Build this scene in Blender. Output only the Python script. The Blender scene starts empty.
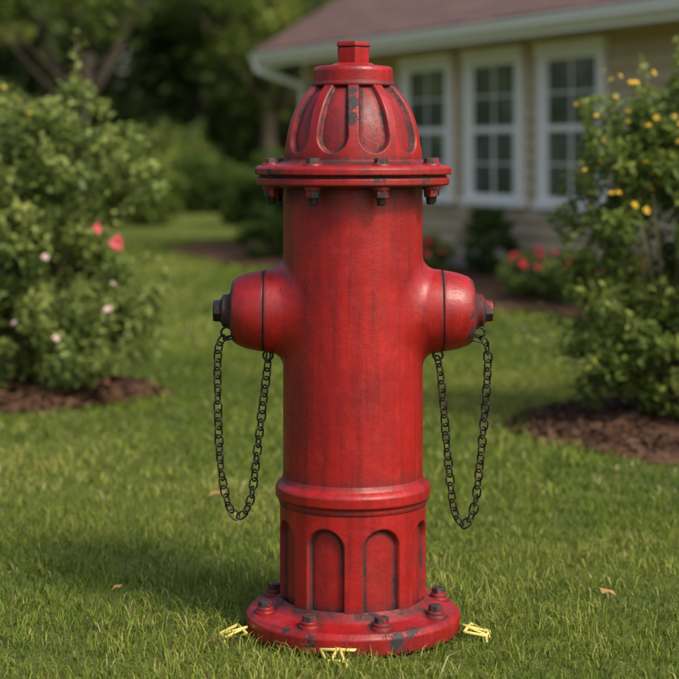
import bpy, math, random
import numpy as np
from mathutils import Vector, Matrix
rng=np.random.default_rng(7); random.seed(7)
sc=bpy.context.scene
sc.view_settings.view_transform='Standard'; sc.view_settings.look='None'; sc.view_settings.exposure=0
R=math.radians
CAM=(-0.028,-3.646,1.0)

# ------------------------------------------------------------------ helpers
def link(o): sc.collection.objects.link(o); return o
def empty(name,loc=(0,0,0),rotz=0):
    e=bpy.data.objects.new(name,None); e.empty_display_size=.1; e.location=loc; e.rotation_euler=(0,0,rotz); return link(e)
def mesh_np(name,V,F,mat=None,parent=None,smooth=False,attrs=None):
    V=np.asarray(V,dtype=np.float32); F=np.asarray(F,dtype=np.int32)
    me=bpy.data.meshes.new(name); n,k=F.shape
    me.vertices.add(len(V)); me.vertices.foreach_set('co',V.ravel())
    me.loops.add(n*k); me.loops.foreach_set('vertex_index',F.ravel())
    me.polygons.add(n); me.polygons.foreach_set('loop_start',np.arange(0,n*k,k,dtype=np.int32))
    me.polygons.foreach_set('loop_total',np.full(n,k,dtype=np.int32))
    if smooth: me.polygons.foreach_set('use_smooth',np.ones(n,dtype=bool))
    me.update(calc_edges=True); me.validate()
    if attrs:
        for an,av in attrs.items():
            a=me.attributes.new(an,'FLOAT','POINT'); a.data.foreach_set('value',np.asarray(av,dtype=np.float32))
    o=bpy.data.objects.new(name,me); link(o)
    if mat: me.materials.append(mat)
    if parent: o.parent=parent
    return o
class B:
    def __init__(s): s.v=[]; s.f=[]
    def add(s,vs,fs):
        b=len(s.v); s.v+= [tuple(x) for x in vs]; s.f+=[tuple(i+b for i in f) for f in fs]
    def box(s,x0,x1,y0,y1,z0,z1):
        s.add([(x0,y0,z0),(x1,y0,z0),(x1,y1,z0),(x0,y1,z0),(x0,y0,z1),(x1,y0,z1),(x1,y1,z1),(x0,y1,z1)],
              [(0,3,2,1),(4,5,6,7),(0,1,5,4),(1,2,6,5),(2,3,7,6),(3,0,4,7)])
    def tube(s,pts,rad,n=8):
        pts=[Vector(p) for p in pts]; vs=[]; fs=[]
        for i,p in enumerate(pts):
            t=(pts[min(i+1,len(pts)-1)]-pts[max(i-1,0)]).normalized()
            a=t.cross(Vector((.3,1,.1))).normalized(); b=t.cross(a)
            r=rad[i] if hasattr(rad,'__len__') else rad
            for k in range(n):
                an=2*math.pi*k/n; vs.append(p+a*math.cos(an)*r+b*math.sin(an)*r)
        for i in range(len(pts)-1):
            for k in range(n):
                k2=(k+1)%n; fs.append((i*n+k,i*n+k2,(i+1)*n+k2,(i+1)*n+k))
        fs.append(tuple(range(n-1,-1,-1))); fs.append(tuple((len(pts)-1)*n+k for k in range(n)))
        s.add(vs,fs)
    def obj(s,name,mat,parent=None,smooth=False,bevel=0,wn=False):
        me=bpy.data.meshes.new(name); me.from_pydata(s.v,[],s.f); me.update()
        if smooth: me.polygons.foreach_set('use_smooth',[True]*len(me.polygons))
        me.materials.append(mat); o=bpy.data.objects.new(name,me); link(o)
        if parent: o.parent=parent
        if bevel:
            m=o.modifiers.new('b','BEVEL'); m.width=bevel; m.segments=3; m.limit_method='ANGLE'; m.angle_limit=R(35)
            wn=True; me.polygons.foreach_set('use_smooth',[True]*len(me.polygons))
        if wn: m=o.modifiers.new('w','WEIGHTED_NORMAL'); m.keep_sharp=True
        return o
def round_profile(pts,rad=.003,n=4):
    out=[pts[0]]
    for i in range(1,len(pts)-1):
        p=Vector(pts[i]); a=Vector(pts[i-1])-p; b=Vector(pts[i+1])-p
        la,lb=a.length,b.length
        if la<1e-6 or lb<1e-6: continue
        ang=a.angle(b)
        if ang>R(160): out.append(pts[i]); continue
        d=min(rad,la*.45,lb*.45); p0=p+a.normalized()*d; p1=p+b.normalized()*d
        for k in range(n+1):
            t=k/n; q=p0*(1-t)**2+p*2*t*(1-t)+p1*t*t; out.append((q.x,q.y))
    out.append(pts[-1]); return out
def lathe(prof,seg=96,axis='Z',fn=None):
    P=np.array(prof); th=np.linspace(0,2*math.pi,seg,endpoint=False)
    r=np.repeat(P[:,0][:,None],seg,1); h=np.repeat(P[:,1][:,None],seg,1); T=np.repeat(th[None,:],len(P),0)
    if fn is not None: r=r+fn(T,h,r)
    x=r*np.cos(T); y=r*np.sin(T)
    if axis=='Z': V=np.stack([x,y,h],-1)
    elif axis=='X': V=np.stack([h,x,y],-1)
    else: V=np.stack([-h,y,x],-1)
    V=V.reshape(-1,3); m=len(P)
    i,j=np.meshgrid(np.arange(m-1),np.arange(seg),indexing='ij'); j2=(j+1)%seg
    F=np.stack([i*seg+j,i*seg+j2,(i+1)*seg+j2,(i+1)*seg+j],-1).reshape(-1,4)
    return V,F
def prism(n,r0,r1,h0,h1,rot=0):
    vs=[(r*math.cos(rot+2*math.pi*k/n),r*math.sin(rot+2*math.pi*k/n),h) for r,h in((r0,h0),(r1,h1)) for k in range(n)]
    fs=[(k,(k+1)%n,n+(k+1)%n,n+k) for k in range(n)]+[tuple(range(n-1,-1,-1)),tuple(range(n,2*n))]
    return vs,fs

# ------------------------------------------------------------------ materials
class M:
    def __init__(s,name):
        s.m=bpy.data.materials.new(name); s.m.use_nodes=True; s.t=s.m.node_tree; s.n=s.t.nodes; s.n.clear()
        s.out=s.n.new('ShaderNodeOutputMaterial'); s.co=s.n.new('ShaderNodeTexCoord').outputs['Object']
    def L(s,a,b): s.t.links.new(a,b)
    def setv(s,sock,v):
        if hasattr(v,'links'): s.L(v,sock)
        else: sock.default_value=v
    def noise(s,scale,detail=4,rough=.55,vec=None,dist=0):
        n=s.n.new('ShaderNodeTexNoise'); n.inputs['Scale'].default_value=scale; n.inputs['Detail'].default_value=detail
        n.inputs['Roughness'].default_value=rough; n.inputs['Distortion'].default_value=dist; s.L(vec or s.co,n.inputs['Vector']); return n.outputs['Fac']
    def mapr(s,v,a,b,c=0,d=1):
        n=s.n.new('ShaderNodeMapRange'); s.setv(n.inputs[0],v)
        for i,x in enumerate((a,b,c,d)): n.inputs[1+i].default_value=x
        return n.outputs[0]
    def math(s,op,a,b=0,c=0):
        n=s.n.new('ShaderNodeMath'); n.operation=op; s.setv(n.inputs[0],a); s.setv(n.inputs[1],b); s.setv(n.inputs[2],c); return n.outputs[0]
    def mix(s,f,a,b):
        n=s.n.new('ShaderNodeMix'); n.data_type='RGBA'; s.setv(n.inputs[0],f)
        for sock,v in((n.inputs[6],a),(n.inputs[7],b)):
            if hasattr(v,'links'): s.L(v,sock)
            else: sock.default_value=(*v,1)
        return n.outputs[2]
    def attr(s,name):
        n=s.n.new('ShaderNodeAttribute'); n.attribute_name=name; return n.outputs['Fac']
    def scalev(s,v):
        n=s.n.new('ShaderNodeMapping'); n.inputs['Scale'].default_value=v; s.L(s.co,n.inputs[0]); return n.outputs[0]
    def bump(s,h,st=.3,dist=.01,normal=None):
        n=s.n.new('ShaderNodeBump'); n.inputs['Strength'].default_value=st; n.inputs['Distance'].default_value=dist; s.L(h,n.inputs['Height'])
        if normal: s.L(normal,n.inputs['Normal'])
        return n.outputs[0]
    def pbr(s,col,rough=.5,metal=0,normal=None,spec=.5,coat=0,connect=True):
        b=s.n.new('ShaderNodeBsdfPrincipled')
        if hasattr(col,'links'): s.L(col,b.inputs['Base Color'])
        else: b.inputs['Base Color'].default_value=(*col,1)
        s.setv(b.inputs['Roughness'],rough); s.setv(b.inputs['Metallic'],metal); b.inputs['Specular IOR Level'].default_value=spec
        b.inputs['Coat Weight'].default_value=coat; b.inputs['Coat Roughness'].default_value=.25
        if normal: s.L(normal,b.inputs['Normal'])
        if connect: s.L(b.outputs[0],s.out.inputs[0])
        return b
    def leaf(s,col,tr=.4,rough=.55,spec=.25,cheap=False):
        if cheap:
            b=s.n.new('ShaderNodeBsdfDiffuse'); s.setv(b.inputs[0],col if hasattr(col,'links') else (*col,1))
        else: b=s.pbr(col,rough,spec=spec,connect=False)
        t=s.n.new('ShaderNodeBsdfTranslucent'); s.setv(t.inputs[0],col if hasattr(col,'links') else (*col,1))
        mx=s.n.new('ShaderNodeMixShader'); mx.inputs[0].default_value=tr
        s.L(b.outputs[0],mx.inputs[1]); s.L(t.outputs[0],mx.inputs[2]); s.L(mx.outputs[0],s.out.inputs[0])
def ramp2(m,v,cols):
    n=m.n.new('ShaderNodeValToRGB'); e=n.color_ramp.elements
    while len(e)<len(cols): e.new(.5)
    for i,(p,c) in enumerate(cols): e[i].position=p; e[i].color=(*c,1)
    m.L(v,n.inputs[0]); return n.outputs[0]

def red_paint(name='red_enamel_worn',black=False):
    m=M(name)
    big=m.noise(4.5,6,.62,dist=.6); fine=m.noise(28,6,.65)
    streak=m.noise(11,6,.62,vec=m.scalev((3,3,.28))); streak2=m.noise(30,4,.6,vec=m.scalev((3,3,.12)))
    c=m.mix(m.mapr(big,.36,.66),(.345,.0080,.0072),(.22,.0062,.0075))
    c=m.mix(m.mapr(streak,.46,.70,0,.75),c,(.13,.0052,.0075))
    c=m.mix(m.mapr(streak2,.52,.76,0,.55),c,(.10,.0055,.007))
    c=m.mix(m.mapr(fine,.55,.8,0,.45),c,(.45,.020,.014))
    gr=m.math('MULTIPLY',m.attr('grime_ao'),m.mapr(m.noise(18,6,.65),.34,.58,.25,1.0))  # grime plus occlusion-like shade painted into the colour: creases, gaps, under flanges
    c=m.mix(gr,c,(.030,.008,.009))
    cn=m.noise(62,6,.72)
    spots=m.mapr(m.noise(75,3,.6),.715,.735)
    if black:
        chip=m.mapr(m.noise(45,5,.65),.41,.48)
    else:
        bv=m.n.new('ShaderNodeBevel'); bv.samples=3; bv.inputs['Radius'].default_value=.0065
        g=m.n.new('ShaderNodeNewGeometry'); d=m.n.new('ShaderNodeVectorMath'); d.operation='DOT_PRODUCT'
        m.L(bv.outputs[0],d.inputs[0]); m.L(g.outputs['Normal'],d.inputs[1])
        edge=m.mapr(d.outputs['Value'],.985,.87); cl=m.noise(8,4,.55)
        soft=m.math('MULTIPLY',edge,m.mapr(cl,.35,.6,.3,.85)); c=m.mix(soft,c,(.06,.010,.010))
        chip=m.math('MULTIPLY',m.mapr(edge,0.03,.45),m.mapr(m.math('ADD',cn,m.math('MULTIPLY',cl,1.1)),.99,1.06))
        chip=m.math('MAXIMUM',chip,m.math('MULTIPLY',m.mapr(gr,.5,.9),m.mapr(cn,.53,.58)))
        chip=m.math('MAXIMUM',chip,spots)
        for (p,r,k) in [((-.006,-.135,1.065),.034,1.05),((-.006,-.118,1.095),.032,1.2),((-.006,-.10,1.118),.024,1.15),((-.09,-.205,.035),.040,.95),((.085,-.205,.03),.050,1.0),((.12,-.185,.05),.045,.95),
                  ((-.165,-.12,.95),.045,.9),((.05,-.2,.94),.035,.85),((-.25,-.045,.675),.034,1.1),((-.245,-.03,.62),.034,1.1),((.235,-.06,.66),.034,.95),((.245,-.05,.62),.036,1.1),
                  ((-.135,-.17,.05),.04,.9),((.14,-.14,.945),.04,.9),((-.2,-.04,.955),.035,1.0),((-.19,-.08,.60),.035,.85),((.22,.0,.735),.03,.9),((0,-.13,.30),.03,.6)]:
            dv=m.n.new('ShaderNodeVectorMath'); dv.operation='DISTANCE'; m.L(m.co,dv.inputs[0]); dv.inputs[1].default_value=p
            f=m.math('ADD',m.mapr(dv.outputs['Value'],0,r,.5*k,0),cn)
            f=m.math('MULTIPLY',m.mapr(f,.80,.85),m.mapr(dv.outputs['Value'],r*1.15,r*.9))
            chip=m.math('MAXIMUM',chip,f)
    rust=m.mix(m.mapr(m.noise(40,4,.6),.50,.62,0,.7),(.022,.018,.02),(.075,.024,.012))
    c2=m.mix(chip,c,rust)
    rough=m.math('ADD',m.math('ADD',m.mapr(fine,.3,.7,.33,.50),m.math('MULTIPLY',gr,.25)),m.math('MULTIPLY',chip,.25))
    n1=m.bump(m.noise(13,5,.6),.14,.02); n2=m.bump(m.noise(210,3,.6),.14,.002,n1)
    n3=m.n.new('ShaderNodeBump'); n3.invert=True; n3.inputs['Strength'].default_value=.5; n3.inputs['Distance'].default_value=.001
    m.L(chip,n3.inputs['Height']); m.L(n2,n3.inputs['Normal'])
    m.pbr(c2,rough,normal=n3.outputs[0],spec=.45)
    return m.m
RED=red_paint(); REDBLK=red_paint('chipped_bolt_paint',True)
def dark_metal():
    m=M('black_steel'); c=m.mix(m.mapr(m.noise(60,4),.5,.75),(.018,.018,.020),(.07,.035,.025))
    m.pbr(c,m.mapr(m.noise(40),.3,.7,.3,.55),.6,normal=m.bump(m.noise(120),.2,.002)); return m.m
DARK=dark_metal()
def yellow():
    m=M('yellow_plastic'); c=m.mix(m.noise(40),(.66,.55,.12),(.55,.47,.14)); m.pbr(c,.45); return m.m
YEL=yellow()

# ------------------------------------------------------------------ hydrant
hyd=empty('fire_hydrant')
def sstep(a,b,x):
    t=np.clip((x-a)/(b-a),0,1); return t*t*(3-2*t)
def bolt_dist(V,rad,ph):
    dd=np.full(len(V),9.)
    for k in range(8):
        a=R(-90+ph+45*k); dd=np.minimum(dd,np.hypot(V[:,0]-rad*math.cos(a),V[:,1]-rad*math.sin(a)))
    return dd
p=round_profile([(0,.001),(.212,.001),(.222,.008),(.223,.040),(.214,.050)]+[(r,.050+(.214-r)*.077) for r in(.209,.204,.199,.194)]+[(.188,.052),(.182,.0533),(.176,.0547),(.170,.056),(.158,.066),(.150,.075)],.004)
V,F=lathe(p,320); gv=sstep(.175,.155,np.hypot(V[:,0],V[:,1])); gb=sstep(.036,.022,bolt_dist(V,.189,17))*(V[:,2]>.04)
mesh_np('base_flange',V,F,RED,hyd,True,attrs={'grime_ao':np.maximum(np.maximum(gv,gb*.9),.8*sstep(.022,.004,V[:,2]))}).modifiers.new('w','WEIGHTED_NORMAL')
def flute_sd(T,h):
    n=8; per=2*math.pi/n; ph=math.pi/2*3+per/2
    a=(T-ph+per/2)%per-per/2; s=a*.152; w=.0395; zc=.198
    return np.where(h<zc,np.abs(s)-w,np.hypot(s,h-zc)-w)
def flutes(T,h,r): return -sstep(.0022,-.0032,flute_sd(T,h))*.0125*sstep(.052,.058,h)
zs=np.arange(.045,.272,.0022)
V,F=lathe([(.152,z) for z in zs],520,fn=flutes); T=np.arctan2(V[:,1],V[:,0]); sd=flute_sd(T,V[:,2])
mesh_np('fluted_base',V,F,RED,hyd,True,attrs={'grime_ao':np.clip(sstep(-.012,-.003,sd)*sstep(.0015,-.002,sd)*1.0+.3*(sd<-.003)+.8*sstep(.10,.06,V[:,2]),0,1)})
p=round_profile([(.150,.262),(.1545,.270),(.1545,.279),(.161,.283),(.1615,.303),(.157,.309),(.150,.314),(.1455,.324)],.003)
V,F=lathe(p,192); mesh_np('barrel_ring',V,F,RED,hyd,True,attrs={'grime_ao':.6*sstep(.312,.322,V[:,2])+.8*sstep(.281,.272,V[:,2])}).modifiers.new('w','WEIGHTED_NORMAL')
zs=list(np.linspace(.318,.93,120)); V,F=lathe([(.1455-.0008*(z-.318),z) for z in zs],192); mesh_np('barrel',V,F,RED,hyd,True,attrs={'grime_ao':.6*sstep(.355,.318,V[:,2])+.8*sstep(.86,.925,V[:,2])})
p=round_profile([(.140,.918),(.150,.922),(.155,.927),(.197,.927),(.201,.930),(.201,.942),(.194,.945),(.194,.948),(.205,.950),(.205,.962),(.199,.968),(.160,.972),(.148,.976),(.143,.982)],.0025)
V,F=lathe(p,192); rr=np.hypot(V[:,0],V[:,1]); mesh_np('bonnet_flange',V,F,RED,hyd,True,attrs={'grime_ao':np.clip(.9*sstep(.195,.165,rr)+1.0*(np.abs(V[:,2]-.9465)<.0025)+.5*sstep(.934,.928,V[:,2]),0,1)}).modifiers.new('w','WEIGHTED_NORMAL')
def dome_r(z): return .144*np.sqrt(np.clip(1-(np.clip(z-.975,0,1)/.19)**2.4,0,1))
def rib_sd(T,h,r):
    n=10; per=2*math.pi/n; ph=math.pi*1.5+per/2
    a=(T-ph+per/2)%per-per/2; s=a*r
    w=per/2*r-.0115
    zb=1.030; ww=np.where(h<zb,w*np.sqrt(np.clip(1-((zb-h)/.036)**2,0,1)),w)
    return np.where(h<zb-.036,.02,np.abs(s)-ww)
def ribs(T,h,r): return -sstep(.0022,-.0055,rib_sd(T,h,r))*.0125
zs=np.arange(.972,1.1375,.0016)
V,F=lathe([(float(dome_r(z)),z) for z in zs],560,fn=ribs); T=np.arctan2(V[:,1],V[:,0]); sd=rib_sd(T,V[:,2],dome_r(V[:,2]))
mesh_np('bonnet_dome',V,F,RED,hyd,True,attrs={'grime_ao':np.clip(sstep(-.014,-.004,sd)*sstep(.0015,-.002,sd)+.4*(sd<-.003)+.8*sstep(1.0,.975,V[:,2])+.7*sstep(1.115,1.137,V[:,2]),0,1)})
p=round_profile([(.07,1.130),(.0865,1.133),(.0865,1.139),(.083,1.142),(.083,1.166),(.079,1.173),(.045,1.177),(.039,1.181),(.0,1.181)],.003)
V,F=lathe(p,160); mesh_np('bonnet_cap',V,F,RED,hyd,True,attrs={'grime_ao':.7*(np.abs(V[:,2]-1.141)<.003)}).modifiers.new('w','WEIGHTED_NORMAL')
b=B(); v,f=prism(5,.034,.0365,1.178,1.214,R(-90+8)); b.add(v,f); v,f=prism(5,.0385,.037,1.214,1.226,R(-90+8)); b.add(v,f)
b.obj('operating_nut',RED,hyd,bevel=.0035)
def neck(sgn,name):
    seg=160; phi=np.linspace(0,2*math.pi,seg,endpoint=False); rows=[]; Rf=.030; r0=.0865
    for t in np.linspace(0,1,18):
        a=t*math.pi/2; rho=r0+Rf*(1-math.sin(a)); f=Rf*(1-math.cos(a))
        y=rho*np.cos(phi); rows.append((np.sqrt(.1453**2-y**2)+f-(.0006 if t==0 else 0),y,rho*np.sin(phi)))
    xl=rows[-1][0]
    for t in np.linspace(.12,1,10):
        rho=r0-.0004*t; rows.append((xl*(1-t)+.1825*t,rho*np.cos(phi),rho*np.sin(phi)))
    for rho,x in((.0855,.1838),(.082,.1845)): rows.append((np.full(seg,x),rho*np.cos(phi),rho*np.sin(phi)))
    V=np.stack([np.stack([sgn*x,y,z+.665],-1) for x,y,z in rows]).reshape(-1,3); m=len(rows)
    i,j=np.meshgrid(np.arange(m-1),np.arange(seg),indexing='ij'); j2=(j+1)%seg
    F=np.stack([i*seg+j,i*seg+j2,(i+1)*seg+j2,(i+1)*seg+j],-1).reshape(-1,4)
    if sgn<0: F=F[:,::-1]
    mesh_np(name,V,F,RED,hyd,True,attrs={'grime_ao':.8*sstep(.177,.184,np.abs(V[:,0]))})
for ax,nm in(('X','right'),('-X','left')):
    sgn=1 if ax=='X' else -1
    neck(sgn,'outlet_'+nm)
    def place(prof,seg,name,mat,rd=.003):
        V,F=lathe(round_profile(prof,rd),seg,ax)
        V[:,2]+=.665; ax_=np.abs(V[:,0]); o=mesh_np(name,V,F,mat,hyd,True,attrs={'grime_ao':.8*sstep(.192,.186,ax_)+.85*sstep(.236,.250,ax_)}); o.modifiers.new('w','WEIGHTED_NORMAL'); return o
    place([(.080,.1835),(.0845,.1865),(.0835,.195),(.081,.208),(.078,.222),(.0745,.231),(.071,.240),(.063,.2505),(.05,.2535),(.0,.2545)],128,'outlet_cap_'+nm,RED,.004)
    place([(.040,.251),(.040,.256),(.034,.259),(.034,.270),(.030,.273),(.0,.273)],64,'cap_boss_'+nm,REDBLK if sgn<0 else RED,.002)
    b=B(); vs,fs=prism(6,.0245,.0225,.268,.291,R(12)); b.add([(sgn*h,x,y+.665) for x,y,h in vs],fs if sgn>0 else [f[::-1] for f in fs])
    vs,fs=prism(16,.0255,.0255,.2725,.2765); b.add([(sgn*h,x,y+.665) for x,y,h in vs],fs)
    b.obj('cap_nut_'+nm,DARK if sgn<0 else REDBLK,hyd,bevel=.003)
bw=B(); bd=B(); bu=B()
for k in range(8):
    a=R(-90+17+45*k); cx,cy=.189*math.cos(a),.189*math.sin(a)
    vs,fs=prism(20,.0215,.020,.047,.057); bw.add([(x+cx,y+cy,z) for x,y,z in vs],fs)
    vs,fs=prism(20,.0175,.017,.055,.064); bw.add([(x+cx,y+cy,z) for x,y,z in vs],fs)
    vs,fs=prism(6,.0155,.0145,.062,.076,k*.7); bd.add([(x+cx,y+cy,z) for x,y,z in vs],fs)
    a=R(-90+18+45*k); cx,cy=.177*math.cos(a),.177*math.sin(a)
    vs,fs=prism(20,.021,.019,.965,.973); bw.add([(x+cx,y+cy,z) for x,y,z in vs],fs)
    vs,fs=prism(6,.0165,.0135,.971,.984,k*.9); bd.add([(x+cx,y+cy,z) for x,y,z in vs],fs)
    vs,fs=prism(20,.018,.017,.928,.919); bw.add([(x+cx,y+cy,z) for x,y,z in vs],[f[::-1] for f in fs])
    vs,fs=prism(6,.0165,.0155,.920,.904,k*.5); bd.add([(x+cx,y+cy,z) for x,y,z in vs],[f[::-1] for f in fs])
    vs,fs=prism(14,.0100,.008,.905,.889); bu.add([(x+cx,y+cy,z) for x,y,z in vs],[f[::-1] for f in fs])
bw.obj('bolt_washers',RED,hyd,bevel=.002); bd.obj('bolts',REDBLK,hyd,bevel=.002); bu.obj('bolt_shanks',DARK,hyd,bevel=.002)
def catmull(P,n=40):
    P=[Vector(p) for p in P]; P=[P[0]*2-P[1]]+P+[P[-1]*2-P[-2]]; out=[]
    for i in range(1,len(P)-2):
        for k in range(n):
            t=k/n; a,b_,c,d=P[i-1:i+3]
            out.append(.5*((2*b_)+(c-a)*t+(2*a-5*b_+4*c-d)*t*t+(3*b_-a-3*c+d)*t**3))
    out.append(P[-2]); return out
def link_geo(Lh=.0122,Wh=.0084,w=.0019):
    path=[]; st=Lh-Wh
    for k in range(10): a=math.pi*k/9-math.pi/2; path.append((st+math.cos(a)*Wh*1,math.sin(a)*Wh))
    for k in range(10): a=math.pi*k/9+math.pi/2; path.append((-st+math.cos(a)*Wh,math.sin(a)*Wh))
    n=len(path); vs=[];fs=[]; m=7
    for i,(x,y) in enumerate(path):
        p=Vector((x,y,0)); t=Vector((path[(i+1)%n][0]-path[i-1][0],path[(i+1)%n][1]-path[i-1][1],0)).normalized(); nn=Vector((t.y,-t.x,0))
        for k in range(m):
            a=2*math.pi*k/m; vs.append(p+nn*math.cos(a)*w+Vector((0,0,1))*math.sin(a)*w)
    for i in range(n):
        for k in range(m): fs.append((i*m+k,((i+1)%n)*m+k,((i+1)%n)*m+(k+1)%m,i*m+(k+1)%m))
    return vs,fs
def chain(P,name,jseed):
    rr=random.Random(jseed); pts=catmull(P); b=B(); vs,fs=link_geo(); pitch=.0176
    acc=0; nxt=0; idx=0
    for i in range(len(pts)-1):
        d=(pts[i+1]-pts[i]).length
        while nxt<=acc+d:
            t=(nxt-acc)/d; p=pts[i].lerp(pts[i+1],t); tan=(pts[min(i+3,len(pts)-1)]-pts[max(i-3,0)]).normalized()
            roll=Matrix.Rotation((R(34) if idx%2 else R(-48))+rr.uniform(-.3,.3),3,'X')
            y=tan.cross(Vector((0,-1,0))).normalized(); z=tan.cross(y)
            bas=Matrix((tan,y,z)).transposed()
            b.add([p+bas@(roll@v) for v in vs],fs); nxt+=pitch; idx+=1
        acc+=d
    b.obj(name,DARK,hyd,smooth=True)
L=[(-.256,-.03,.612),(-.272,-.03,.607),(-.2795,-.025,.575),(-.280,-.02,.479),(-.275,-.02,.354),(-.260,-.02,.271),(-.237,-.02,.241),(-.212,-.02,.277),(-.196,-.02,.396),(-.186,-.02,.479),(-.178,-.015,.545),(-.176,-.01,.572)]
Rr=[(.256,-.03,.612),(.270,-.03,.607),(.279,-.025,.575),(.275,-.02,.479),(.262,-.02,.340),(.250,-.02,.255),(.229,-.02,.225),(.209,-.02,.258),(.196,-.02,.370),(.187,-.02,.479),(.180,-.015,.545),(.174,-.01,.572)]
chain(L,'chain_left',1); chain(Rr,'chain_right',2)
b=B()
for s in(1,-1):
    for (x,z,rr) in((.262,.622,.011),(.176,.575,.010)):
        pts=[(s*x+rr*math.cos(a),-.022,z+rr*math.sin(a)) for a in np.linspace(0,2*math.pi,17)]; b.tube(pts,.0024,7)
b.obj('chain_hooks',DARK,hyd,smooth=True)

def anchor(loc,rot):
    e=empty('yellow_ground_anchor',loc,rot); b=B()
    P=[(-.036,0,.022),(.036,0,.022),(.019,-.042,.012),(-.019,-.042,.012)]
    b.tube(P+[P[0]],.0034,7); b.tube([(0,.01,.026),(-.012,-.042,.012)],.003,7); b.tube([(0,.01,.026),(.014,-.042,.012)],.003,7)
    b.tube([(-.018,-.042,.014),(-.020,-.044,-.03)],.0032,7); b.tube([(.018,-.042,.014),(.020,-.044,-.03)],.0032,7)
    b.obj('anchor_wire',YEL,e,smooth=True)
anchor((-.030,-.222,0),R(-4)); anchor((-.226,-.075,0),R(-72)); anchor((.234,-.06,0),R(76))

# ------------------------------------------------------------------ house
ANG=math.atan2(-.912,.411)
W1=(1.662,8.854)
house=empty('house',(W1[0],W1[1],0),ANG)
def siding_mat():
    m=M('beige_siding'); c=m.mix(m.mapr(m.noise(3,5),.3,.7),(.56,.43,.27),(.47,.365,.235))
    m.pbr(c,.7,normal=m.bump(m.noise(60,4,vec=m.scalev((.1,1,1))),.15,.003)); return m.m
def white_mat():
    m=M('white_trim_paint'); c=m.mix(m.noise(9,5),(.88,.86,.82),(.82,.80,.76)); m.pbr(c,.45); return m.m
def roof_mat():
    m=M('asphalt_shingles'); br=m.n.new('ShaderNodeTexBrick')
    br.inputs['Scale'].default_value=1; br.inputs['Brick Width'].default_value=.26; br.inputs['Row Height'].default_value=.13; br.inputs['Mortar Size'].default_value=.010
    br.inputs['Color1'].default_value=(.17,.085,.070,1); br.inputs['Color2'].default_value=(.095,.052,.046,1); br.inputs['Mortar'].default_value=(.03,.02,.018,1)
    m.L(m.co,br.inputs['Vector']); c=m.mix(m.mapr(m.noise(40,5),.3,.8,0,.5),br.outputs[0],(.19,.12,.10))
    m.pbr(c,.85,normal=m.bump(m.noise(90,3),.4,.01)); return m.m
def glass_mat():
    m=M('window_glass'); c=m.mix(m.mapr(m.noise(2.2,3),.4,.65),(.03,.038,.04),(.11,.12,.12)); m.pbr(c,.05,spec=1.0,coat=.8); return m.m
def concrete():
    m=M('concrete'); m.pbr(m.mix(m.noise(14,6),(.30,.28,.25),(.2,.19,.17)),.9); return m.m
SID,WH,ROOF,GL,CON=siding_mat(),white_mat(),roof_mat(),glass_mat(),concrete()
X0,X1,DEP,ZT=-4.89,6.5,6.0,1.885
b=B(); ex=.109
z=.14
while z<ZT-.001:
    z1=min(z+ex,ZT); yo=-.026
    b.add([(X0,yo,z),(X1,yo,z),(X1,-.003,z1),(X0,-.003,z1)],[(0,1,2,3)])
    b.add([(X0,-.003,z),(X1,-.003,z),(X1,yo,z),(X0,yo,z)],[(0,1,2,3)])
    b.add([(X0+yo,DEP,z),(X0+yo,0,z),(X0-.003,0,z1),(X0-.003,DEP,z1)],[(0,1,2,3)])
    z=z1
b.obj('siding',SID,house)
b=B(); b.box(X0,X1,0,DEP,0.0,ZT); b.obj('wall_core',SID,house)
b=B(); ridge=DEP/2; pit=.60; zr=1.955+pit*(ridge+.47)
for x in(X0,X1): b.add([(x,0,ZT),(x,DEP,ZT),(x,ridge,ZT+pit*ridge)],[(0,1,2)])
b.obj('gable_ends',SID,house)
b=B(); b.box(X0-.03,X1+.03,-.03,DEP+.03,0,.14); b.obj('foundation',CON,house)
b=B(); xe0,xe1=X0-.26,X1+.3
for s in(0,1):
    ya=-.47 if s==0 else DEP+.47
    za=1.955
    vs=[(xe0,ya,za),(xe1,ya,za),(xe1,ridge,zr),(xe0,ridge,zr),(xe0,ya,za-.03),(xe1,ya,za-.03),(xe1,ridge,zr-.03),(xe0,ridge,zr-.03)]
    b.add(vs,[(0,1,2,3),(7,6,5,4),(0,4,5,1),(0,3,7,4),(1,5,6,2)])
b.obj('roof',ROOF,house)
b=B(); b.box(xe0+.02,xe1-.02,-.42,-.40,1.80,1.925)
b.box(xe0+.02,xe1-.02,-.40,-.001,1.888,1.90)
b.box(xe0,xe0+.02,-.42,-.30,1.80,1.925)
for sx in(xe0,):
    b.add([(sx-.004,-.46,1.80),(sx-.004,-.46,1.92),(sx-.004,ridge,zr-.035),(sx-.004,ridge,zr-.16)],[(0,1,2,3)])
b.obj('fascia',WH,house)
b=B()
prof=[(-.421,1.93),(-.421,1.845),(-.47,1.845),(-.49,1.87),(-.492,1.895),(-.505,1.915),(-.505,1.93),(-.498,1.93),(-.485,1.90),(-.46,1.856),(-.43,1.856),(-.43,1.93)]
n=len(prof); vs=[(xe0,y,z) for y,z in prof]+[(xe1,y,z) for y,z in prof]
b.add(vs,[(k,(k+1)%n,n+(k+1)%n,n+k) for k in range(n)]+[tuple(range(n))])
b.obj('gutter',WH,house)
b=B(); b.tube([(xe0+.10,-.465,1.86),(xe0+.10,-.46,1.78),(X0+.06,-.08,1.62),(X0+.06,-.068,1.55),(X0+.06,-.068,.05)],.034,10); b.obj('downspout',WH,house,smooth=True)
b=B(); b.box(X0-.03,X0+.07,-.032,-.0265,.14,1.885); b.obj('corner_board',WH,house)
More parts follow.
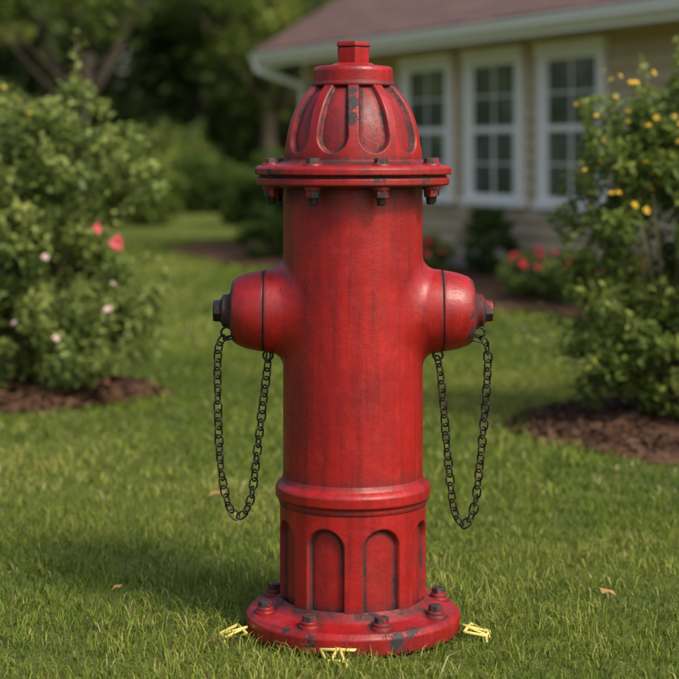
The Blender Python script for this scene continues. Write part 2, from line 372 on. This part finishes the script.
for wi,cx in enumerate((0,-1.13,-2.26,3.6)):
    w=empty('window_%d'%(wi+1)); w.parent=house; w.location=(cx,-.009,0)
    hw=.447; zb,zt=.62,1.79; tr=.085
    b=B(); y0=-.055
    b.box(-hw,-hw+tr,y0,0,zb,zt-.10); b.box(hw-tr,hw,y0,0,zb,zt-.10); b.box(-hw-.015,hw+.015,y0-.012,0,zt-.10,zt); b.box(-hw-.03,hw+.03,y0-.022,0,zb-.055,zb)
    b.obj('casing',WH,w,bevel=.004)
    xi=hw-tr; b=B(); zm=(zb+zt-.10)/2; zt2=zt-.10
    for (za,zc,ys) in((zb,zm+.015,-.040),(zm-.015,zt2,-.032)):
        b.box(-xi,-xi+.04,ys,ys+.015,za,zc); b.box(xi-.04,xi,ys,ys+.015,za,zc)
        b.box(-xi+.04,xi-.04,ys,ys+.015,za,za+.04); b.box(-xi+.04,xi-.04,ys,ys+.015,zc-.035,zc)
        b.box(-.008,.008,ys+.002,ys+.013,za+.04,zc-.035)
        b.box(-xi+.04,-.008,ys+.003,ys+.012,(za+zc)/2-.006,(za+zc)/2+.006); b.box(.008,xi-.04,ys+.003,ys+.012,(za+zc)/2-.006,(za+zc)/2+.006)
    b.obj('sash',WH,w)
    b=B(); b.box(-xi,xi,-.027,-.0185,zb,zt2); b.obj('glass',GL,w)

# ------------------------------------------------------------------ ground
def bed_edge(x,y,c,rx,ry,ph):
    a=np.arctan2((y-c[1])/ry,(x-c[0])/rx); k=1+.05*np.sin(3*a+ph)+.03*np.sin(7*a+ph*2)
    return np.hypot((x-c[0])/rx,(y-c[1])/ry)/k
BL=((-1.66,3.50),.90,.60,.5); BR=((1.64,2.62),1.04,.82,1.7)
def to_house(x,y):
    dx,dy=x-W1[0],y-W1[1]; return dx*.411-dy*.912, dx*.912+dy*.411
def hb_edge(lx): return 1.15+.12*np.sin(lx*1.3+.5)+.05*np.sin(lx*3.1)
def in_bed(x,y):
    lx,ly=to_house(x,y)
    return (bed_edge(x,y,*BL)<1)|(bed_edge(x,y,*BR)<1)|((ly>-hb_edge(lx))&(lx>-6)&(lx<7)&(ly<6))
def ground_mat():
    m=M('lawn_soil_and_thatch')
    c=m.mix(m.mapr(m.noise(.8,5),.35,.65),(.11,.155,.026),(.175,.215,.036))
    c=m.mix(m.mapr(m.noise(60,5,.7),.4,.7),c,(.075,.072,.030))
    m.pbr(c,.9,normal=m.bump(m.noise(120,5,.7),.8,.02),spec=.1); return m.m
GM=ground_mat()
s=400; mesh_np('lawn_ground',[(-s,-s,0),(s,-s,0),(s,s,0),(-s,s,0)],[(0,1,2,3)],GM)
def mulch_mat():
    m=M('bark_mulch'); v=m.n.new('ShaderNodeTexVoronoi'); v.inputs['Scale'].default_value=55; m.L(m.co,v.inputs[0])
    c=m.mix(v.outputs['Distance'],(.14,.072,.044),(.06,.032,.021)); c=m.mix(m.mapr(m.noise(8,4),.4,.7),c,(.19,.105,.062))
    m.pbr(c,.95,normal=m.bump(m.noise(70,5,.7),1,.02),spec=.15); return m.m
MU=mulch_mat()
def chips(name,x,y,z,parent,size=.03):
    n=len(x); a=rng.uniform(0,2*math.pi,n); l=rng.uniform(.4,1.2,n)*size; w=l*rng.uniform(.2,.45,n)
    dx=np.stack([np.cos(a)*l,np.sin(a)*l,rng.normal(0,.35,n)*l],-1); dy=np.stack([-np.sin(a)*w,np.cos(a)*w,rng.normal(0,.5,n)*w],-1)
    c=np.stack([x,y,z],-1); V=np.stack([c-dx-dy,c+dx-dy*.6,c+dx+dy,c-dx+dy*.8],1).reshape(-1,3)
    mesh_np(name,V,np.arange(4*n).reshape(-1,4),MU,parent)
def ell_bed(name,spec,h=.06):
    c,rx,ry,ph=spec; nr,na=14,96; V=[];F=[]
    e=empty(name)
    for i in range(nr+1):
        t=i/nr
        for k in range(na):
            a=2*math.pi*k/na; kk=1+.05*math.sin(3*a+ph)+.03*math.sin(7*a+ph*2)
            x=c[0]+rx*t*kk*math.cos(a); y=c[1]+ry*t*kk*math.sin(a)
            V.append((x,y,.004+h*(1-t**4)+(.010*math.sin(x*23)*math.sin(y*19) if t<.97 else 0)))
    for i in range(nr):
        for k in range(na): F.append((i*na+k,(i+1)*na+k,(i+1)*na+(k+1)%na,i*na+(k+1)%na))
    mesh_np('mulch_surface',V,F,MU,e,True)
    n=5000; t=np.sqrt(rng.uniform(0,1.06,n)); a=rng.uniform(0,2*math.pi,n)
    chips('mulch_chips',c[0]+rx*t*np.cos(a),c[1]+ry*t*np.sin(a),.014+h*(1-np.minimum(t,1)**4),e,.022)
ell_bed('mulch_bed',BL); ell_bed('mulch_bed',BR)
V=[];F=[];lx=np.linspace(-6,7,90); e=empty('mulch_bed')
nn=8
for i,x in enumerate(lx):
    w=float(hb_edge(x))
    for k in range(nn+1):
        t=k/nn; ly=-w*t
        wx=W1[0]+x*.411+ly*.912; wy=W1[1]-x*.912+ly*.411; V.append((wx,wy,.004+.07*(1-t**4)))
for i in range(len(lx)-1):
    for k in range(nn): F.append((i*(nn+1)+k,(i+1)*(nn+1)+k,(i+1)*(nn+1)+k+1,i*(nn+1)+k+1))
mesh_np('mulch_surface',V,F,MU,e,True)

# ------------------------------------------------------------------ grass
def grass_mat():
    m=M('grass_blades'); t=m.attr('tint')
    c=ramp2(m,t,[(0,(.045,.088,.013)),(.45,(.125,.190,.023)),(.8,(.225,.275,.040)),(.97,(.36,.33,.10)),(1,(.42,.36,.18))])
    m.leaf(c,.38,.55,.2); return m.m
GR=grass_mat()
def blades(regions):
    VV=[];FF=[];TT=[];off=0
    for (d0,d1,marg,dens,hh,ww) in regions:
        wmax=.194*d1+marg; A=(d1-d0)*2*wmax; n=int(A*dens)
        d=rng.uniform(d0,d1,n); x=rng.uniform(-wmax,wmax,n)
        k=np.abs(x)<.194*d+marg; d=d[k]; x=x[k]
        y=d+CAM[1]; x=x+CAM[0]
        pn=np.sin(x*5.1+1.3*np.sin(y*3.7))*np.sin(y*4.3+1.1*np.sin(x*2.9)); pn2=np.sin(x*17+y*9+2*np.sin(y*6))*np.sin(y*21-x*7+2*np.sin(x*8))
        big=np.sin(x*1.7+y*.9+1.5*np.sin(y*.8))*np.sin(y*1.3-x*.6+1.2*np.sin(x*1.1))
        k=~in_bed(x,y)&(np.hypot(x,y)>.215)&(rng.uniform(0,1,n)[:len(x)]<.80+.34*pn2+.1*pn); x=x[k];y=y[k];n=len(x);pn=pn[k];pn2=pn2[k];big=big[k]
        h=hh*rng.uniform(.35,1.2,n)*(1+.25*pn+.3*pn2); tall=rng.uniform(0,1,n)<.012; h=np.where(tall,h*1.9,h); w=ww*rng.uniform(.6,1.2,n)
        a=rng.uniform(0,2*math.pi,n); lean=rng.uniform(.2,1.3,n)*h; la=rng.uniform(0,2*math.pi,n)
        wx,wy=np.cos(a)*w/2,np.sin(a)*w/2; lx_,ly_=np.cos(la)*lean,np.sin(la)*lean; z0=np.zeros(n)-.002
        V=np.stack([np.stack([x-wx,y-wy,z0],-1),np.stack([x+wx,y+wy,z0],-1),
            np.stack([x+wx*.8+lx_*.35,y+wy*.8+ly_*.35,h*.6],-1),np.stack([x-wx*.8+lx_*.35,y-wy*.8+ly_*.35,h*.6],-1),
            np.stack([x+lx_,y+ly_,h*(1-.25*lean/h)],-1)],1).reshape(-1,3)
        b0=off+5*np.arange(n)[:,None]
        F=np.concatenate([b0+np.array([[0,1,2]]),b0+np.array([[0,2,3]]),b0+np.array([[3,2,4]])])
        t=np.clip(rng.beta(2.2,2.6,n)-.02+.20*pn+.15*pn2+.24*big,0,.92); t[rng.uniform(0,1,n)<.035]=1
        VV.append(V);FF.append(F);TT.append(np.repeat(t,5)); off+=5*n
    mesh_np('lawn_grass',np.concatenate(VV),np.concatenate(FF),GR,attrs={'tint':np.concatenate(TT)})
blades([(2.9,5.0,.45,15000,.028,.0029),(5.0,9.0,.5,4800,.030,.0055),(9.0,20,.8,900,.036,.013)])

lf=M('dry_leaf'); lf.leaf(lf.mix(lf.noise(30),(.50,.30,.12),(.40,.2,.07)),.2)
V=[];F=[]
for (x,y,s_,a) in [(-.375,1.28,.026,.4),(.56,.18,.020,2.5),(-.52,.22,.012,.3)]:
    ca,sa=math.cos(a),math.sin(a); b0=len(V)
    for (u,v_,z) in [(-1,0,.028),(-.3,-.5,.036),(.5,-.4,.034),(1.1,0,.040),(.5,.45,.030),(-.3,.5,.038)]:
        V.append((x+s_*(u*ca-v_*sa),y+s_*(u*sa+v_*ca),z))
    F.append(tuple(b0+i for i in range(6)))
mesh_np('fallen_leaves',V,F,lf.m)

# ------------------------------------------------------------------ foliage
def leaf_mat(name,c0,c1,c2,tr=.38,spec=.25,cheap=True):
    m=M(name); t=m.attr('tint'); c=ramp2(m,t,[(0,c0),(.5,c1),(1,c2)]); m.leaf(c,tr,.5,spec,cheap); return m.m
LROSE=leaf_mat('rose_leaves',(.085,.130,.034),(.175,.235,.055),(.32,.36,.10),cheap=False)
LBUSH=leaf_mat('shrub_leaves',(.070,.115,.024),(.15,.21,.042),(.29,.33,.07),cheap=False)
LBOX=leaf_mat('boxwood_leaves',(.04,.075,.020),(.075,.125,.03),(.13,.19,.045))
LTREE=leaf_mat('tree_leaves',(.065,.10,.024),(.14,.195,.042),(.29,.32,.075))
LFAR=leaf_mat('distant_leaves',(.048,.072,.026),(.105,.145,.048),(.22,.25,.08))
bk=M('bark'); bk.pbr(bk.mix(bk.mapr(bk.noise(20,6,vec=bk.scalev((4,4,.6))),.35,.65),(.06,.046,.034),(.13,.10,.07)),.95,normal=bk.bump(bk.noise(30,6,vec=bk.scalev((4,4,.6))),.8,.02)); BARK=bk.m
st=M('green_stem'); st.pbr(st.mix(st.noise(12),(.10,.13,.04),(.14,.10,.05)),.7); STEM=st.m
def leaves(name,C,size,tint,mat,parent,up=.4,aspect=.5):
    C=np.asarray(C); n=len(C)
    nrm=rng.normal(0,1,(n,3)); nrm[:,2]=np.abs(nrm[:,2])+up; nrm/=np.linalg.norm(nrm,axis=1)[:,None]
    r=rng.normal(0,1,(n,3)); t=np.cross(nrm,r); t/=np.linalg.norm(t,axis=1)[:,None]; b_=np.cross(nrm,t)
    s=(size*rng.uniform(.6,1.3,n))[:,None]
    V=np.stack([C-t*s,C+b_*s*aspect+nrm*s*.15-t*s*.1,C+t*s*1.05-nrm*s*.15,C-b_*s*aspect+nrm*s*.15-t*s*.1],1).reshape(-1,3)
    b0=4*np.arange(n)[:,None]; F=np.concatenate([b0+np.array([[0,1,2]]),b0+np.array([[0,2,3]])])
    return mesh_np(name,V,F,mat,parent,attrs={'tint':np.repeat(np.clip(tint,0,1),4)})
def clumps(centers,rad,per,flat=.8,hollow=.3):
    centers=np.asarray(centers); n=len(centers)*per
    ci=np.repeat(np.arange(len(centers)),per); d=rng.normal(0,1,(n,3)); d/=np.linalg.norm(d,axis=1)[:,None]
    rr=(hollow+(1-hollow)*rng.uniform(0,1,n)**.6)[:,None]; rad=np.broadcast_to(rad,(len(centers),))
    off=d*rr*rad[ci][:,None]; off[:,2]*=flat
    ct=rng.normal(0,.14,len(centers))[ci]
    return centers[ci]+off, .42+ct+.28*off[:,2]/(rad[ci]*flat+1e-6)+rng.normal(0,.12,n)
def petals(name,centers,rad,mat,parent,np_=14):
    V=[];
    for c in centers:
        c=np.array(c); ax=rng.normal(0,.5,3)+np.array([0,-.3,.8]); ax/=np.linalg.norm(ax)
        u=np.cross(ax,[1,.2,.1]); u/=np.linalg.norm(u); w=np.cross(ax,u)
        rr=rad*rng.uniform(.75,1.2)
        for k in range(np_):
            a=2.4*k; tl=.35+.65*(k/np_); d=(u*math.cos(a)+w*math.sin(a)); s_=np.cross(ax,d)
            o=c+d*rr*.1; tip=c+d*rr*tl+ax*rr*(.8-.7*tl); mid=(o+tip)/2+ax*rr*.05
            V+= [o,mid+s_*rr*.34,tip,mid-s_*rr*.34]
    n=len(V)//4; mesh_np(name,V,np.arange(4*n).reshape(-1,4),mat,parent)
def petal_mat(name,c):
    m=M(name); m.leaf(m.mix(m.noise(30),c,tuple(min(1,x*1.25+.02) for x in c)),.3,.5,.2); return m.m
PK=petal_mat('pink_petals',(.80,.19,.22)); PP=petal_mat('pale_pink_petals',(.76,.60,.57)); RD=petal_mat('red_petals',(.76,.08,.13)); YE=petal_mat('yellow_petals',(.80,.58,.07))

def shrub(name,base,env,nc,crad,per,lsize,mat,stems=14,flat=.85,flowers=(),shell=.35,stemr=.006,sprigs=0):
    e=empty(name,base); C=[]
    vol=np.array([q[3]*q[4]*q[5] for q in env]); vol=vol/vol.sum()
    for q,v_ in zip(env,vol):
        k=max(3,int(nc*v_)); d=rng.normal(0,1,(k,3)); d/=np.linalg.norm(d,axis=1)[:,None]
        rr=(shell+(1-shell)*rng.uniform(0,1,k)**.5)[:,None]; C.append(np.array(q[:3])+d*rr*np.array(q[3:]))
    C=np.concatenate(C); C=C[C[:,2]>.03]
    P,t=clumps(C,crad*rng.uniform(.6,1.3,len(C)),per,flat); k=P[:,2]>.015; P=P[k]; t=t[k]
    b=B()
    for i in rng.choice(len(C),min(stems,len(C)),replace=False):
        c=C[i]; s0=np.array([c[0]*.12,c[1]*.12,0]); m_=(s0+c)/2+np.array([0,0,.12*c[2]])-np.array([c[0],c[1],0])*.12
        b.tube([s0,m_,c],[stemr,stemr*.8,stemr*.4],6)
    if sprigs:
        for i in rng.choice(len(C),sprigs,replace=False):
            c=C[i]; d=np.array([c[0]*1.2,c[1]*1.2,(c[2]-.25)])+rng.normal(0,.15,3); d/=np.linalg.norm(d)+1e-6; d[2]=abs(d[2])*.8+.25; ln=rng.uniform(.12,.26)
            tip=c+d*ln; b.tube([c,(c+tip)/2+np.array([0,0,.01]),tip],[.003,.0025,.0012],5)
            q=c+d*ln*rng.uniform(.1,1,(26,1))+rng.normal(0,.018,(26,3)); P=np.concatenate([P,q]); t=np.concatenate([t,rng.uniform(.5,1,26)])
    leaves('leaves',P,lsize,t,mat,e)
    b.obj('stems',STEM,e,smooth=True)
    for i,(mt,pts,r) in enumerate(flowers): petals('flowers_%d'%(i+1),pts,r,mt,e)
    return C
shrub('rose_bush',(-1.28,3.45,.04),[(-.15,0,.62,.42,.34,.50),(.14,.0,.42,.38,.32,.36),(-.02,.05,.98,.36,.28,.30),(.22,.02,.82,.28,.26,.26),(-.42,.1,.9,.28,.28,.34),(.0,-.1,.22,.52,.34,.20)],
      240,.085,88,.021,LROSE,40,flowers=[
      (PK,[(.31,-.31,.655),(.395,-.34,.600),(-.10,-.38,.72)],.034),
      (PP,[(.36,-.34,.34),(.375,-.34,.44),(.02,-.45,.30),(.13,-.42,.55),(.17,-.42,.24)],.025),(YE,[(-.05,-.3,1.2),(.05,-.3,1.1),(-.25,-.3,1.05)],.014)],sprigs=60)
shrub('rose_bush',(-1.95,4.1,.03),[(0,0,.7,.45,.4,.6),(.3,0,.5,.3,.3,.4),(-.3,0,1.0,.3,.3,.3),(.35,.1,1.05,.3,.25,.25)],120,.11,80,.024,LROSE,30)
ft=[];frng=np.random.default_rng(3)
for i in range(70):
    a=frng.uniform(0,6.28); ft.append((.40*math.cos(a)*frng.uniform(.3,1),-.22+.2*frng.uniform(-1,.6),frng.uniform(.70,1.26)))
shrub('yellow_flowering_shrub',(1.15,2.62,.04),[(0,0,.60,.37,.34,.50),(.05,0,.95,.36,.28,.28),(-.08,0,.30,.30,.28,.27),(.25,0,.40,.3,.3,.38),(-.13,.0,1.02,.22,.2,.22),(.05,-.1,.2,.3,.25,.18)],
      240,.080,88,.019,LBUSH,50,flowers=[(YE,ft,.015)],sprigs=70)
shrub('yellow_flowering_shrub',(1.85,2.9,.04),[(0,0,.60,.4,.35,.50),(0,0,1.0,.32,.26,.28)],90,.09,80,.02,LBUSH,24,flowers=[(YE,[(x+.0,y,z) for x,y,z in ft[:14]],.016)])
shrub('boxwood_shrub',(-1.38,19.4,0),[(0,0,.38,.36,.36,.36)],90,.10,60,.028,LBOX,8,shell=.75)
shrub('boxwood_shrub',(-.70,11.75,.02),[(0,0,.24,.22,.22,.23)],80,.06,60,.018,LBOX,8,shell=.75)
shrub('boxwood_shrub',(-.80,14.5,.02),[(0,0,.34,.32,.3,.32)],80,.09,60,.024,LBOX,8,shell=.75)
shrub('boxwood_shrub',(1.08,9.35,.05),[(0,0,.27,.19,.19,.25)],70,.06,60,.018,LBOX,8,shell=.6)
def rs(x,y,s,fl):
    f=[(s*.9*math.cos(a)*q,-s*.9*abs(math.sin(a))-.05,s*(.6+.9*w)) for a,q,w in frng.uniform(0,1,(fl,3))*np.array([6.28,1,1])]
    shrub('red_rose_shrub',(x,y,.05),[(0,0,s*.7,s,s*.8,s*.65)],45,.06,55,.02,LROSE,12,flowers=[(RD,f,.042)])
rs(1.22,7.6,.21,10); rs(1.42,7.25,.20,9); rs(.62,9.5,.22,7); rs(1.75,6.9,.2,5); rs(.35,10.4,.22,5); rs(1.9,6.2,.22,3)

def tree(name,base,H,tr,crown_z,crown_r,nc,per,lsize,mat,lean=(0,0),crad=.5):
    e=empty(name,base); b=B()
    tp=[np.array([lean[0]*t**1.5,lean[1]*t**1.5,H*.75*t]) for t in np.linspace(0,1,8)]
    tp=[p_+np.array([.05*math.sin(3*i),.04*math.cos(2*i),0])*(i>0)*tr*6 for i,p_ in enumerate(tp)]
    b.tube(tp,[tr*(1.35 if i==0 else 1-.09*i) for i in range(8)],12)
    d=rng.normal(0,1,(nc,3)); d/=np.linalg.norm(d,axis=1)[:,None]; rr=rng.uniform(0,1,nc)[:,None]**.45
    C=np.array([lean[0]*.7,lean[1]*.7,crown_z+(H-crown_z)*.5])+d*rr*np.array([crown_r,crown_r,(H-crown_z)*.55])
    for i in range(0,nc,4):
        c=C[i]; k=min(6,max(2,int(7*(c[2]-.6)/(H*.75)*.7))); s0=tp[k]; m_=(s0+c)/2+np.array([0,0,.15])
        b.tube([s0,(s0+m_)/2+rng.normal(0,.05,3),m_,c],[tr*.45,tr*.36,tr*.25,tr*.08],7)
    b.obj('trunk_and_limbs',BARK,e,smooth=True)
    P,t=clumps(C,crad*rng.uniform(.6,1.3,nc),per,.65,.2); leaves('leaves',P,lsize,t,mat,e)
tree('garden_tree',(-2.75,14.6,0),6.2,.10,1.9,2.2,120,120,.062,LTREE,(.25,.1),.42)
tree('garden_tree',(-5.6,19,0),7,.14,1.9,2.8,100,110,.085,LTREE,(-.2,.1),.55)
tree('garden_tree',(-1.3,27,0),7.5,.15,1.9,2.8,100,110,.10,LTREE,(.3,.1),.6)
e=empty('tree_line'); Cs=[];rad=[]
b=B()
for (row,d,n,h) in((0,30,300,4.0),(1,36,330,6.5),(2,44,380,10)):
    x=rng.uniform(-24,16,n); z=rng.uniform(.3,1,n)**.8*h*(1+.2*np.sin(x*.9+row)); y=d+rng.normal(0,1.5,n)
    z=np.where(rng.uniform(0,1,n)<.35,rng.uniform(.2,2.2,n),z)
    Cs.append(np.stack([x,y,z],-1)); rad.append(np.full(n,1.05+.2*row))
    for xx in np.arange(-24,16,2.6):
        xx+=rng.uniform(-.8,.8); b.tube([(xx,d,0),(xx+.1,d,h*.4),(xx+.3,d,h*.8)],[.2,.16,.06],8)
b.obj('trunks',BARK,e,smooth=True)
Cs=np.concatenate(Cs);rad=np.concatenate(rad); P,t=clumps(Cs,rad,75,.75,.2); k=P[:,2]>.02
leaves('leaves',P[k],.23,t[k],LFAR,e,aspect=.6)
e=empty('tree_line'); n=130; yy=rng.uniform(8,28,n); Cs=np.stack([-15-rng.uniform(0,3,n),yy,rng.uniform(.2,4.5,n)],-1)
P,t=clumps(Cs,np.full(n,1.2),60,.75,.2); leaves('leaves',P,.22,t,LTREE,e,aspect=.6)
for (x,y,s_,mt) in((-2.6,19.5,.55,LTREE),(-3.6,21,.8,LTREE),(-2.2,24,.6,LBOX),(-5.0,18.5,.8,LTREE),(-.9,23,.6,LBOX),(-3.0,25.5,.9,LTREE)):
    shrub('garden_shrub',(x,y,0),[(0,0,s_*.75,s_,s_*.8,s_*.75)],60,.22*s_/.6,60,.05,mt,10,shell=.4)

# ------------------------------------------------------------------ light, world, camera
S=Vector((.70,-.72,1.05)).normalized()
ld=bpy.data.lights.new('sun','SUN'); ld.energy=3.1; ld.angle=R(10); ld.color=(1,.93,.80)
lo=link(bpy.data.objects.new('sun',ld)); lo.rotation_euler=(-S).to_track_quat('-Z','Y').to_euler(); lo.location=(5,-4,8)
w=bpy.data.worlds.new('World'); sc.world=w; w.use_nodes=True; nt=w.node_tree
sky=nt.nodes.new('ShaderNodeTexSky'); sky.sky_type='NISHITA'; sky.sun_disc=False
sky.sun_elevation=math.asin(S.z); sky.sun_rotation=math.atan2(S.x,S.y); sky.dust_density=5.0; sky.ozone_density=.5
bg=nt.nodes['Background']; bg.inputs[1].default_value=.20; nt.links.new(sky.outputs[0],bg.inputs[0])
cd=bpy.data.cameras.new('camera'); co=link(bpy.data.objects.new('camera',cd)); co.location=CAM; co.rotation_euler=(R(90),0,0)
cd.sensor_width=36; cd.lens=36*1750/679; cd.shift_y=-(339.5-150)/679; cd.clip_end=1500; cd.clip_start=.05
cd.dof.use_dof=True; cd.dof.focus_distance=3.54; cd.dof.aperture_fstop=3.2
sc.camera=co
